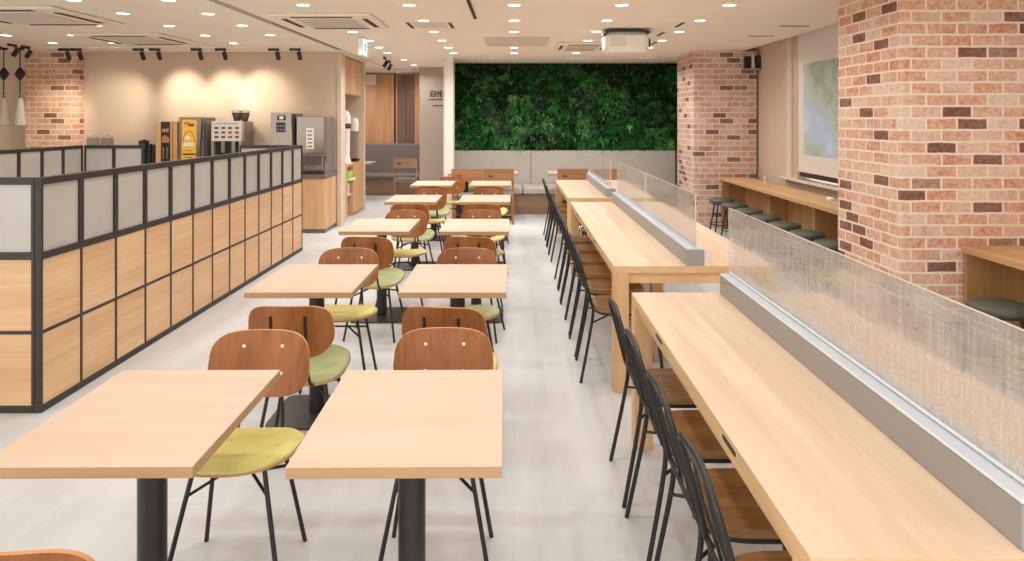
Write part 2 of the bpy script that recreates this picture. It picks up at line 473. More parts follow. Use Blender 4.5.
# window with roller screen on the right wall
win = MB()
win.box(3.58, 3.62, 8.83, 8.97, .86, 2.80, .004)         # outer trim
win.box(3.60, 3.62, 8.97, 9.02, .86, 2.80, .004)
struct('trim_4', win, M['trim_pale'])
w = MB().box(3.57, 3.74, 8.60, 8.72, .86, 2.84, .003).box(3.57, 3.74, 5.6, 5.7, .86, 2.84, .003)
wn = struct('window_1', w, M['jamb'])
MB().box(3.60, 3.70, 5.7, 8.6, .90, .96, .004).box(3.62, 3.7, 7.1, 7.15, .96, 2.84).build('window_frame', M['frame_black'], wn)
MB().box(3.66, 3.668, 5.7, 8.6, .96, 2.84).build('window_pane', M['haze'], wn)
struct('trim_5', MB().box(3.53, 3.66, 5.6, 9.1, .83, .86, .004), M['sill'])
bl = thing('roller_screen', 'white roller screen pulled down over the window, showing a blurred garden picture', 'screen', (3.585, 7.1, .98))
MB().box(-.004, .004, -1.42, 1.50, 0, 1.86).build('screen_fabric', M['blind'], bl)
MB().box(-.012, .012, -1.42, 1.50, -.02, .0, .004).build('bottom_bar', M['sill'], bl)
MB().box(-.0065, -.0045, -1.30, 1.34, .20, 1.32).build('garden_picture', M['picture'], bl)
# small speakers and sensor in the corner above the window counter
sp = thing('wall_speaker', 'small black twin speaker with white sensor, in the corner above the far brick pillar', 'speaker', (3.5, 10.03, 2.36))
MB().box(-.12, .12, -.05, .07, -.02, .0, .004).build('shelf_bracket', M['ceil_grey'], sp)
MB().box(-.11, -.03, -.05, .05, .001, .18, .01).box(.045, .11, -.05, .05, .001, .18, .01).build('speaker_box', M['cup_black'], sp)
MB().lathe([(.03, .001), (.034, .05), (.022, .14), (.012, .22), (0, .225)], .008, 0, 0).build('sensor', M['white'], sp)

# ------------------------------------------------------------------ green wall and bench
gw = thing('living_wall', 'dense green plant wall above the grey bench back on the far wall', 'plant wall', (0, 12.3, 1.05))
MB().box(-1.12, 3.0, .06, .21, 0, 1.565).build('backing_felt', M['soil'], gw)
lm = MB()
def leaf(p, d, up, L, W, droop, mi):
    d = d.normalized(); sd = d.cross(up)
    if sd.length < 1e-3: sd = Vector((1, 0, 0))
    sd.normalize(); dn = Vector((0, 0, -1))
    p1 = p + d * L * .5 + dn * droop * L * .15; p2 = p + d * L + dn * droop * L * .6
    lm.add([p - sd * W * .25, p + sd * W * .25, p1 + sd * W * .5, p1 - sd * W * .5, p2], [(0, 1, 2, 3), (3, 2, 4)], False, mi)
R = random.Random(3)
spots = []
for i in range(70):
    spots.append((R.uniform(-1, 2.95), R.uniform(.05, 1.5), R.uniform(.12, .34), R.choice([0, 0, 1, 1, 1, 2, 2, 6, 6, 3, 5])))
def patch(x, z):
    best, bi = 9, 1
    for (a, b_, r, k) in spots:
        q = math.hypot(x - a, z - b_) / r
        if q < best: best, bi = q, k
    return bi
for i in range(24000):
    x = R.uniform(-1.12, 2.98); z = R.uniform(-.01, 1.56)
    k = patch(x, z)
    mi = k if R.random() < .6 else R.choice([0, 0, 1, 1, 2])
    if R.random() < .08: mi = R.choice([3, 4])  # extra bright leaves put in for the sparkle of light
    d = Vector((R.uniform(-1, 1), -R.uniform(.3, 1.1), R.uniform(-.8, .7)))
    leaf(Vector((x, .06 - R.uniform(0, .06), z)), d, Vector((R.uniform(-.3, .3), R.uniform(-.6, .2), 1)), R.uniform(.03, .085), R.uniform(.012, .03), R.uniform(0, 1), mi)
for i in range(210):                      # strap-leaved tufts
    x = R.uniform(-1.05, 2.9); z = R.uniform(.06, 1.48)
    mi0 = R.choice([0, 1, 1, 2, 2, 3, 3, 4, 6, 5]); n = R.randint(14, 26); L0 = R.uniform(.06, .17)
    for j in range(n):
        a = R.uniform(0, 2 * PI)
        d = Vector((math.cos(a), -R.uniform(.4, 1.3), math.sin(a) * .8 + .25))
        leaf(Vector((x, .02, z)), d, Vector((0, -1, .3)), L0 * R.uniform(.7, 1.3), .009, R.uniform(.4, 1.2), mi0 if R.random() < .75 else R.choice([1, 2, 3]))
lo = lm.build('foliage', LEAF, gw, fix=False); lo['kind'] = 'stuff'

bn = thing('wall_bench', 'long grey upholstered wall bench on a wooden plinth under the plant wall', 'bench', (0, 11.54, 0))
MB().box(-1.1, 2.62, .03, .75, 0, .335, .004).build('plinth', M['bench_wood'], bn)
for i in range(3):
    MB().box(-1.1 + i * 1.25, .14 + i * 1.25, 0, .70, .34, .452, .018).build('seat_cushion', M['bench_seat'], bn)
for i, (a, b_) in enumerate(((-1.1, .30), (.305, 1.60), (1.605, 2.90))):
    MB().box(a, b_, .72, .82, .40, 1.05, .012).build('back_panel', M['bench_grey'], bn)
bd = thing('wall_bench', 'dark grey upholstered bench in the back room below the wood cladding', 'bench', (-2.9, 14.35, 0))
MB().box(-1.5, 1.06, .08, .55, 0, .36, .004).build('plinth', M['bench_wood'], bd)
for a, b_ in ((-1.5, -.42), (-.41, 1.06)):
    MB().box(a, b_, 0, .45, .365, .46, .03).build('seat_cushion', M['bench_dark'], bd)
    MB().box(a, b_, .42, .56, .40, 1.08, .02).build('back_panel', M['bench_dark'], bd)

# ------------------------------------------------------------------ ceiling equipment
def downlight_proto():
    t = thing('downlight', '', 'ceiling light')
    MB().lathe([(.055, -.001), (.066, -.006), (.074, -.004), (.076, 0), (.055, 0)], n=24).build('trim_ring', M['white'], t)
    MB().lathe([(0, -.0035), (.054, -.0035)], n=24).build('lamp_disc', M['lamp'], t, fix=False)
    return t
DL = downlight_proto(); used = [False]
POW = 3.3
lamp_data = bpy.data.lights.new('downlight_lamp', 'AREA'); lamp_data.shape = 'DISK'; lamp_data.size = .12
lamp_data.energy = POW; lamp_data.color = (1.0, .97, .935); lamp_data.spread = 2.6
far_data = lamp_data.copy(); far_data.energy = POW * 1.9
def lamp(x, y):
    l = bpy.data.objects.new('downlight_lamp', far_data if y > 9.5 and y != 11.27 else lamp_data); C.objects.link(l); l.location = (x, y, HC - (.045 if y == 11.27 else .012))
def downlight(x, y, label):
    if not used[0]:
        used[0] = True; DL.location = (x, y, HC); DL['label'] = label; DL['group'] = 'round ceiling downlights'
    else: copy_thing(DL, (x, y, HC), 0, label, 'round ceiling downlights')
    lamp(x, y)
cols = [(-1.86, 'over the open aisle'), (-.925, 'over the left table row'), (0.0, 'over the right table row'), (.95, 'over the shared counters'), (1.90, 'over the window side aisle')]
rows = [6.02, 6.97, 7.87, 8.76, 9.62, 10.44]
skip = {(0, 6.97), (2, 8.76), (0, 10.44), (0, 9.62)}
for ci, (x, w) in enumerate(cols):
    k = 0
    for y in rows:
        if (ci, y) in skip: continue
        yy = y
        downlight(x, yy, f'lit round downlight {w}, {ORD[k]} from the camera'); k += 1
for k, (px, y) in enumerate(((-1.9, 9.6), (-1.93, 10.4))):
    downlight(px, y, f'lit round downlight beyond the exit sign, {ORD[k]} from the sign')
for k, (px, y) in enumerate(((-1.87, 11.6), (-1.88, 12.8), (-2.06, 14.1))):
    downlight(px, y, f'lit round downlight outside the back room, {ORD[k]} from the camera')
lc = [(-2.92, 'first line'), (-3.72, 'second line'), (-4.47, 'third line'), (-5.3, 'fourth line'), (-6.1, 'fifth line')]
lr = {0: [5.77, 6.52, 7.34, 8.17], 1: [5.77, 6.5, 7.37, 8.22, 9.06], 2: [7.32], 3: [7.3, 8.2, 9.03], 4: [8.2, 9.03]}
for ci, (x, w) in enumerate(lc):
    for k, y in enumerate(lr[ci]):
        downlight(x, y, f'lit round downlight in the {w} left of the ceiling slot, {ORD[k]} from camera')
# lamps of the same grid nearer the viewer, above the frame of view
for x in (-1.86, -.925, 0, .95, 1.9):
    for y in (1.0, 2.6, 4.2, 5.2): lamp(x, y)
for x in (-5.3, -3.72):
    for y in (2.0, 3.2, 4.4): lamp(x, y)
for x, y in ((2.9, 7.0), (2.9, 8.6), (2.9, 3.6), (2.9, 2.0)): lamp(x, y)  # lamps along the window side, no fixtures built
for x, y in ((-3.1, 12.9), (-3.2, 14.1)): lamp(x, y)  # added lamps without fixtures, brightening the dim back room

for x in (-.29, 1.0, 2.2): lamp(x, 11.27)
for k, (px, w) in enumerate(((-.29, 'leftmost, above the white column end'), (1.0, 'middle, before the plant wall'), (2.2, 'rightmost, by the far brick pillar'))):
    t = thing('wall_washer', f'small round ceiling fixture near the plant wall, {w}', 'ceiling light', (px, 11.25, HC), 0, 'plant wall fixtures')
    MB().lathe([(.0, -.03), (.06, -.03), (.11, -.012), (.12, 0)], n=20).build('cover', M['white'], t)
    MB().lathe([(.0, -.038), (.045, -.036), (.055, -.0305)], n=20).build('lens', M['ceil_panel'], t)

def cassette(x, y, w, d, label):
    t = thing('ceiling_air_conditioner', label, 'air conditioner', (x, y, HC))
    MB().box(-w / 2, w / 2, -d / 2, d / 2, -.03, -.001, .012).build('panel', M['ac_white'], t)
    g = MB().box(-w * .29, w * .29, -d * .29, d * .29, -.036, -.0305, .003)
    for i in range(13):
        yy = -d * .27 + i * d * .54 / 12
        g.box(-w * .27, w * .27, yy - .004, yy + .004, -.041, -.0365)
    g.build('intake_grille', M['ac_grille'], t)
    for (a, b_, c, e) in ((-.30, .30, -.43, -.375), (-.30, .30, .375, .43), (-.43, -.375, -.30, .30), (.375, .43, -.30, .30)):
        MB().box(a * w, b_ * w, c * d, e * d, -.034, -.0305, .002).build('air_slot', M['slot'], t)
cassette(-1.85, 6.95, .98, 1.0, 'square ceiling air conditioner above the aisle, beside the long ceiling slot')
cassette(-4.66, 8.5, 1.05, 1.1, 'square ceiling air conditioner over the coffee counter side')
cassette(-4.66, 6.6, 1.15, 1.15, 'square ceiling air conditioner nearest the camera over the screened area')
cassette(.93, 9.35, .72, .85, 'slim ceiling air conditioner before the plant wall')
def slotbar(x, y, w, d, label):
    t = thing('ceiling_diffuser', label, 'air diffuser', (x, y, HC), 0, 'slot diffusers in the ceiling')
    MB().box(-w / 2 - .008, w / 2 + .008, -d / 2 - .008, d / 2 + .008, -.006, -.0005, .002).build('frame', M['ceil_panel'], t)
    MB().box(-w / 2, w / 2, -d / 2, d / 2, -.010, -.0065).build('air_slot', M['slot'], t)
slotbar(-.385, 6.1, .03, 1.4, 'long dark slot diffuser in the ceiling over the table rows')
slotbar(-1.11, 7.3, .03, .42, 'short dark slot diffuser on the aisle side of a flush ceiling plate')
slotbar(-.67, 7.3, .03, .42, 'short dark slot diffuser on the counter side of a flush ceiling plate')
slotbar(1.76, 7.25, .03, .34, 'short slot diffuser, first of three running behind the projector')
slotbar(1.73, 8.05, .03, .34, 'short slot diffuser, second of three running behind the projector')
slotbar(1.85, 9.05, .03, .36, 'short slot diffuser, third of three running behind the projector')
slotbar(2.98, 8.25, .30, .03, 'short slot diffuser over the window counter, farther of two')
slotbar(3.02, 7.35, .30, .03, 'short slot diffuser over the window counter, nearer of two')
def plate(x0, x1, y0, y1, m, label, name='ceiling_hatch'):
    o = MB().box(x0, x1, y0, y1, HC - .004, HC - .0005, .0015).build(name, m); tag(o, label, 'ceiling hatch')
plate(-1.06, -.72, 7.08, 7.55, M['ceil_panel'], 'flush square ceiling plate between two short slot diffusers')
plate(1.30, 1.72, 7.0, 7.45, M['ceiling'], 'flush square ceiling plate beside the projector')
plate(2.50, 2.95, 9.35, 9.75, M['ceiling'], 'flush ceiling hatch before the far brick pillar')
o = MB().box(-.38, .45, 8.36, 9.45, HC - .006, HC - .0005, .002); 
for i in range(20): o.box(-.36, .43, 8.40 + i * .053, 8.41 + i * .053, HC - .009, HC - .0065)
tag(o.build('ceiling_return_grille', M['ceil_panel']), 'flat greyish rectangular return air grille in the ceiling centre', 'ceiling grille')

# projector
pj = thing('projector', 'white box projector hanging from the ceiling with a dark strip for the shadow gap above it', 'projector', (1.26, 7.75, HC))
MB().box(-.24, .24, -.19, .19, -.26, -.035, .045).build('body', M['white'], pj)
mbp = MB()
arc = [(-.25 + .5 * i / 12, -.012 - .02 * (abs(i - 6) / 6) ** 2) for i in range(13)]
mbp.prism(arc + [(u, v - .018) for u, v in reversed(arc)], lambda u, v, h: (u, h, v), -.20, .19)
mbp.build('shadow_gap_strip', M['frame_black'], pj)  # dark strip built for the shade in the gap over the body
MB().lathe([(.05, 0), (.055, .03), (.04, .035)], mat=Matrix.Translation((.238, -.05, -.15)) @ Matrix.Rotation(PI / 2, 4, 'Y')).build('lens', M['cup_black'], pj)
MB().box(-.19, -.02, -.196, -.19, -.20, -.09, .002).build('vent', M['panel_white'], pj)

# exit sign
ex = thing('exit_sign', 'hanging white box exit sign with a lit teal running man face', 'sign', (-1.86, 8.4, HC))
MB().box(-.03, .03, -.13, .13, -.235, -.02, .006).build('housing', M['white'], ex)
MB().box(-.008, .008, -.02, .02, -.021, 0).build('hanger', M['white'], ex)
MB().box(.0302, .033, -.125, .125, -.23, -.03).build('lit_face', M['sign_white'], ex)
fg = MB()
fx = lambda u, v, h: (h, u, v)
fg.prism([(.02 + .018 * math.cos(a), -.06 + .018 * math.sin(a)) for a in [i * PI / 6 for i in range(12)]], fx, .0332, .0345)
for q in ([(-.01, -.08), (.025, -.085), (.005, -.14), (-.03, -.13)], [(.0, -.13), (.03, -.15), (.02, -.2), (.005, -.2), (.01, -.16), (-.02, -.14)],
          [(-.02, -.125), (-.04, -.16), (-.08, -.165), (-.08, -.18), (-.03, -.178), (0, -.14)], [(.02, -.09), (.06, -.11), (.055, -.125), (.015, -.11)], [(-.01, -.085), (-.05, -.09), (-.06, -.12), (-.045, -.12), (-.035, -.105), (-.01, -.1)],
          [(.07, -.04), (.115, -.04), (.115, -.22), (.07, -.22), (.07, -.205), (.1, -.205), (.1, -.055), (.07, -.055)]):
    fg.prism(q, fx, .0332, .0345)
fg.build('running_man', M['teal'], ex)

# spotlights on the track
tr = MB().box(-6.7, -2.72, 9.52, 9.555, HC - .02, HC, .004).build('spotlight_track', M['ac_white']); tag(tr, 'long pale lighting track on the ceiling before the coffee wall', 'lighting track')
tr2 = MB().box(-6.62, -6.585, 8.5, 9.4, HC - .02, HC, .004).build('spotlight_track', M['ac_white']); tag(tr2, 'short pale lighting track running out from the brick corner', 'lighting track')
def spot_proto():
    t = thing('track_spotlight', '', 'spotlight', group='black track spotlights')
    MB().box(-.075, .075, -.018, .018, -.055, -.021, .004).build('adapter', M['cup_black'], t)
    MB().tube([(.06, 0, -.055), (.06, 0, -.10)], .009).build('stem', M['cup_black'], t)
    hm = Matrix.Translation((.062, 0, -.125)) @ Matrix.Rotation(math.radians(32), 4, 'X')
    MB().lathe([(0, .06), (.024, .058), (.029, .05), (.031, -.055), (.027, -.057), (.025, -.04)], mat=hm, n=16).build('lamp_head', M['cup_black'], t)
    MB().lathe([(0, -.045), (.0255, -.045)], mat=hm, n=16).build('lens', M['lamp_hot'], t, fix=False)
    return t
SP = spot_proto(); spu = [False]
spd = bpy.data.lights.new('spotlight_lamp', 'SPOT'); spd.energy = 42; spd.color = (1, .90, .75); spd.spot_size = math.radians(66); spd.spot_blend = 1; spd.shadow_soft_size = .04
def spotlight(x, y, label, rz=0, aim=None):
    if not spu[0]:
        spu[0] = True; t = SP; t.location = (x, y, HC); t.rotation_euler = (0, 0, rz); t['label'] = label
    else: t = copy_thing(SP, (x, y, HC), rz, label)
    if aim:
        l = bpy.data.objects.new('spotlight_lamp', spd); C.objects.link(l)
        l.location = (x + .062, y + .03, HC - .24)
        d = Vector(aim) - l.location; l.rotation_euler = d.to_track_quat('-Z', 'Y').to_euler()
spotlight(-5.25, 9.5375, 'black track spotlight just right of the orange brick corner, first of its pair', aim=(-6.05, 10.3, 1.72))
spotlight(-5.02, 9.5375, 'black track spotlight above the wooden dispenser, second of its pair', aim=(-4.96, 10.3, 1.95))
spotlight(-4.44, 9.5375, 'black single track spotlight above the button panel machine', aim=(-4.3, 10.3, 1.95))
spotlight(-4.10, 9.5375, 'black single track spotlight above the twin bean hoppers', aim=(-3.75, 10.3, 1.95))
spotlight(-3.36, 9.5375, 'black track spotlight above the steel coffee machine')
spotlight(-3.06, 9.5375, 'black track spotlight above the ice dispenser, last on the long track')
spotlight(-6.29, 9.5375, 'black track spotlight before the orange brick corner, nearer the pendants')
spotlight(-6.12, 9.5375, 'black track spotlight before the orange brick corner, on its machine side', aim=(-7.0, 10.13, 1.4))
spotlight(-6.60, 9.22, 'black track spotlight on the short track, far one', rz=PI / 2)
spotlight(-6.60, 8.98, 'black track spotlight on the short track, middle one', rz=PI / 2)
spotlight(-6.60, 8.66, 'black track spotlight on the short track, near one', rz=PI / 2)
for k, (x, y, w) in enumerate(((-2.06, 10.9, 'near'), (-2.12, 11.6, 'far'))):
    spotlight(x, y, f'black track spotlight outside the back room, {w} one of two', rz=PI / 2)

# pendants
def pendant(x, y, label):
    t = thing('pendant_lamp', label, 'pendant lamp', (x, y, HC), 0, 'glass bell pendants')
    MB().lathe([(.05, 0), (.05, -.03), (.0, -.035)], n=14).build('ceiling_rose', M['cup_black'], t)
    MB().tube([(0, 0, -.03), (0, 0, -.72)], .008, 6).build('cord', M['cup_black'], t)
    MB().lathe([(0, -.27), (.035, -.30), (.085, -.37), (.035, -.44), (0, -.47)], n=4, smooth=False).build('ornament', M['cup_black'], t)
    MB().lathe([(.022, -.71), (.034, -.73), (.046, -.79), (.066, -.98), (.078, -1.09), (.083, -1.105), (.074, -1.09), (.061, -.98), (.041, -.79), (.028, -.735)], n=20).build('bell_shade', M['bell'], t)
    MB().tube([(.03 * math.cos(a), 0, -.67 + .04 * math.sin(a)) for a in [i * 2 * PI / 12 for i in range(12)]], .006, 6, closed=True).build('ring', M['silver'], t)
    MB().lathe([(0, -.80), (.022, -.83), (.03, -.88), (0, -.92)], n=12).build('bulb', M['white'], t)
pendant(-6.99, 9.66, 'clear glass bell pendant on a dark cord, beside the orange brick corner')
pendant(-7.22, 9.66, 'clear glass bell pendant on a dark cord, farther of two from the brick corner')

# ------------------------------------------------------------------ screen dividers (black frame, oak and frosted panels)
def screen(name_label, origin, rz, nb, bay, first_thick=.04):
    """runs along local +x from origin; outer face is local -y; 4 cm thick"""
    t = thing('screen_divider', name_label, 'screen divider', origin, rz, 'black framed screens around the drinks area')
    L = nb * bay; f = MB(); T = .038; b = .002
    f.box(0, L, 0, T, 1.26, 1.30, b)
    f.box(0, L, 0, T, .846, .886, b)
    f.box(0, L, .0, T, 0, .04, b)
    f.box(0, L, .004, T - .004, .433, .453, b)
    for i in range(nb + 1):
        x = i * bay
        f.box(max(0, x - .019), min(L, x + .019), 0, T, .886, 1.26, b)
        w = .019 if i in (0, nb) else .009
        f.box(max(0, x - w), min(L, x + w), .003, T - .003, .04, .433, .001)
        f.box(max(0, x - w), min(L, x + w), .003, T - .003, .453, .846, .001)
    f.build('frame', M['frame_black'], t)
    for i in range(nb):
        x0, x1 = i * bay + .018, (i + 1) * bay - .018
        MB().box(x0, x1, .015, .023, .884, 1.262).build('frosted_pane', M['frost'], t)
        x0, x1 = i * bay + .008, (i + 1) * bay - .008
        for z0, z1 in ((.039, .434), (.452, .847)):
            MB().box(x0, x1, .008, T - .008, z0, z1, .001).build('oak_panel', M['oak_panel'], t)
    return t
XS = -2.607
screen('long black framed screen of oak and frosted panels beside the aisle', (XS, 3.765, 0), PI / 2, 13, .3585)
for o in list(bpy.data.objects):
    pass
screen('short black framed screen end facing the camera, oak below frosted panes', (XS - .040 - 3 * .3585, 3.765, 0), 0, 3, .3585)
screen('black framed screen on the far left side of the drinks area', (-5.275, 8.36 - 6 * .3585, 0), PI / 2, 6, .3585)
screen('two bay black framed screen before the orange brick corner', (-5.265, 8.36, 0), 0, 2, .3585)
screen('two bay black framed screen behind the far end of the long screen', (XS - .040 - 2 * .3585, 8.36, 0), 0, 2, .3585)

# ------------------------------------------------------------------ coffee counter and machines
cc = thing('coffee_counter', 'oak drinks counter with a dark grey worktop against the beige wall', 'counter', (0, 9.66, 0))
mbx = MB()
MB().box(-6.35, -2.68, .02, .62, .0, .06).build('kick_board', M['worktop'], cc)
for i in range(8):
    a = -6.35 + i * .46
    MB().box(a + .002, a + .458, 0, .62, .06, .775, .002).build('cabinet_panel', M['oak_v'], cc)
MB().box(-6.38, -2.665, -.02, .63, .775, .83, .004).build('worktop', M['worktop'], cc)
CZ = .83

m1 = thing('drink_dispenser', 'tan wood sided dispenser with a dark picture front, first machine on the counter', 'drink machine', (-4.955, 9.86, CZ))
MB().box(-.16, -.085, -.12, .2, 0, .75, .004).build('side_panel', M['tan_wood'], m1)
MB().box(.045, .15, -.12, .2, 0, .75, .004).build('side_panel', M['tan_wood'], m1)
MB().box(.085, .092, -.124, -.1205, 0.03, .74).build('side_groove', M['brown_print'], m1)
MB().box(-.085, .045, -.10, .2, 0, .75).build('front_panel', M['black_panel'], m1)
MB().box(-.085, .045, -.115, -.10, .44, .74, .002).build('display', M['black_panel'], m1)
pr = MB()
for i, (a, h) in enumerate(((-.062, .045), (-.038, .055), (-.013, .048), (.012, .055))):
    pr.box(a, a + .006, -.119, -.1155, .60, .60 + h); pr.box(a, a + .017, -.119, -.1155, .60 + h * .6, .60 + h * .6 + .007)
pr.build('lettering', M['cream_print'], m1)
MB().prism([(-.075, .45), (.035, .45), (.042, .5), (.015, .53), (-.03, .56), (-.07, .53)], lambda u, v, h: (u, h, v), -.118, -.1155).build('coffee_picture', plain('latte picture', (168, 120, 90), .5), m1)
MB().box(-.05, -.03, -.14, -.10, .22, .38, .004).box(.0, .02, -.14, -.10, .22, .38, .004).build('tap', M['steel_dark'], m1)
MB().box(-.15, .14, -.2, -.125, -.0, .04, .004).build('drip_tray', M['cup_black'], m1)

m2 = thing('drink_dispenser', 'steel dispenser with a bright yellow printed front', 'drink machine', (-4.615, 9.88, CZ))
MB().box(-.165, .165, -.1, .30, .02, .81, .006).build('body', M['steel_dark'], m2)
MB().prism([(-.165, .14), (-.15, .815), (.165, .815), (.13, .12)], lambda u, v, h: (u, h, v), -.16, -.101).build('front_door', M['steel'], m2)
MB().prism([(-.12, .16), (-.105, .78), (.105, .78), (.08, .16)], lambda u, v, h: (u, h, v), -.166, -.1605).build('menu_print', M['yellow_print'], m2)
pp = MB(); arc = [i * PI / 14 for i in range(15)]
pp.prism([(-.01 + .09 * math.cos(a), .46 + .16 * math.sin(a)) for a in arc] + [(-.01 + .075 * math.cos(a), .46 + .145 * math.sin(a)) for a in reversed(arc)], lambda u, v, h: (u, h, v), -.169, -.1665)
pp.build('orange_arc', M['orange_print'], m2)
MB().box(-.06, .03, -.169, -.1665, .33, .345).build('orange_line', M['orange_print'], m2)
MB().box(-.08, .0, -.169, -.1665, .71, .745, .002).build('orange_logo', M['orange_print'], m2)
pp = MB(); pp.box(-.1, .08, -.169, -.1665, .275, .30); pp.box(-.02, .06, -.1695, -.1665, .685, .72, .001); pp.box(-.07, .04, -.169, -.1665, .24, .25)
pp.build('brown_print', M['brown_print'], m2)
pp = MB(); pp.box(-.09, .06, -.169, -.1665, .40, .45, .001); pp.prism([(-.03 + .045 * math.cos(a), .52 + .03 * math.sin(a)) for a in [i * PI / 8 for i in range(16)]], lambda u, v, h: (u, h, v), -.169, -.1665)
pp.build('cream_print', M['cream_print'], m2)
MB().box(-.12, .1, -.20, -.101, .02, .119, .004).build('nozzle_bay', M['cup_black'], m2)
MB().box(.166, .172, -.02, .28, .05, .77, .002).build('side_seam', M['steel_mid'], m2)

m3 = thing('coffee_machine', 'pale coffee machine with three rows of drink buttons and two bean hoppers', 'coffee machine', (-4.10, 9.88, CZ))
MB().box(-.23, .19, .0, .36, 0, .75, .006).build('body', M['steel_mid'], m3)
MB().box(-.24, .195, -.10, -.001, .47, .76, .006).build('button_panel', M['panel_white'], m3)
for r_ in range(3):
    for c_ in range(4):
        MB().box(-.19 + c_ * .098, -.135 + c_ * .098, -.106, -.1005, .515 + r_ * .065, .545 + r_ * .065, .002).build('button', M['btn_red'] if (c_ == 2 and r_ < 2) else M['btn'], m3)
MB().box(-.18, .15, -.104, -.1005, .72, .727).build('print_line', M['steel_dark'], m3)
MB().box(-.24, -.20, -.10, -.001, 0, .469, .003).box(.155, .195, -.10, -.001, 0, .469, .003).box(-.20, .155, -.11, -.001, 0, .16, .004).build('stand', M['steel_mid'], m3)
MB().box(-.20, .155, -.03, -.001, .161, .468).build('recess', M['cup_black'], m3)
for q in (-.11, .04): MB().box(q, q + .06, -.08, -.031, .30, .468, .006).build('spout', M['steel'], m3)
for q in (.045, .155):
    h = MB().lathe([(.035, .751), (.045, .765), (.075, .88), (.066, .88), (.03, .775)], q, .12, 0, 16).build('bean_hopper', M['smoke'], m3)
    MB().lathe([(.078, .882), (.08, .90), (.05, .915), (0, .918)], q, .12, 0, 16).build('hopper_lid', M['clear'], h)

m4 = thing('coffee_machine', 'tall brushed steel coffee machine with a small dark display', 'coffee machine', (-3.295, 9.86, CZ))
MB().box(-.17, .165, -.10, .28, .03, .87, .012).build('body', M['steel_dark'], m4)
MB().prism([(-.165, .05), (-.17, .88), (.12, .88), (.155, .05)], lambda u, v, h: (u, h, v), -.14, -.101).build('front_door', M['steel'], m4)
MB().box(-.075, .045, -.146, -.1405, .77, .84, .002).build('logo_plate', M['cup_black'], m4)
MB().box(-.045, .015, -.149, -.1465, .785, .825, .002).build('logo_print', M['cream_print'], m4)
MB().box(-.09, .04, -.146, -.1405, .60, .74, .002).build('display', M['cup_black'], m4)
pp = MB()
for i in range(3):
    for j in range(2): pp.box(-.075 + i * .04, -.05 + i * .04, -.149, -.1465, .62 + j * .055, .65 + j * .055, .001)
pp.build('display_key', M['steel_dark'], m4)
MB().box(.15, .17, -.135, -.101, .1, .86, .004).build('door_handle', M['cup_black'], m4)
MB().box(-.17, .165, -.14, -.101, 0, .04, .002).build('foot', M['cup_black'], m4)

m5 = thing('ice_dispenser', 'wide steel ice and water dispenser with grey side at the counter end', 'drink machine', (-2.90, 9.86, CZ))
MB().box(-.195, .195, .02, .40, .0, .815, .006).build('body', M['steel_dark'], m5)
MB().box(-.20, .20, -.14, .018, .30, .825, .008).build('front_panel', M['steel'], m5)
MB().box(-.06, .05, -.146, -.1405, .36, .66, .002).build('label_plate', M['white'], m5)
for i in range(5): MB().box(-.04, .03, -.149, -.1465, .385 + i * .055, .405 + i * .055).build('label_line', M['steel_dark'], m5)
MB().box(-.19, .19, -.15, .019, .0, .05, .006).build('drip_tray', M['cup_black'], m5)
for i in range(6):
    MB().lathe([(.024, .051), (.03, .13), (.026, .13), (.02, .055)], -.155 + .052 * i, -.06, 0, 12).build('glass', M['clear'], m5)
MB().box(-.19, .19, -.13, .0, .255, .299, .004).build('nozzle_bar', M['clear'], m5)
MB().tube([(.165, -.12, .051), (.165, -.12, .25)], .006).tube([(.215, -.12, .0), (.215, -.12, .17)], .006).build('tap', M['silver'], m5)

for k, (x, w, h_, q) in enumerate(((-5.31, 'tallest, farthest from the wooden dispenser', .48, .055), (-5.215, 'middle', .42, .035), (-5.148, 'next to the wooden dispenser', .41, .028))):
    t = thing('cup_holder', f'black cup holder on the drinks counter, {w}', 'cup holder', (x, 9.80, CZ), 0, 'black cup holders')
    MB().box(-q, q - .01, -.05, .06, 0, h_, .006).build('box', M['cup_black'], t)
    MB().lathe([(q * .45, h_ + .001), (q * .5, h_ + .012), (q * .35, h_ + .014)], 0, 0, 0, 12).build('rim', M['frame_black'], t)
for k, (x, w) in enumerate(((-6.1, 'nearer the orange brick corner'), (-5.9, 'nearer the wooden dispenser'))):
    t = thing('water_jar', f'clear acrylic jar on the drinks counter, {w}', 'jar', (x, 9.9, CZ), 0, 'clear acrylic jars')
    MB().lathe([(.07, .06), (.08, .1), (.085, .50), (.08, .51), (.075, .1), (.05, .065)], 0, 0, 0, 20).build('jar_body', M['clear'], t)
    MB().lathe([(.075, 0), (.08, .05), (.06, .055)], 0, 0, 0, 20).build('base', M['steel_dark'], t)
    MB().lathe([(.03, .515), (.086, .515), (.086, .53), (.02, .545), (0, .56)], 0, 0, 0, 20).build('lid', M['clear'], t)

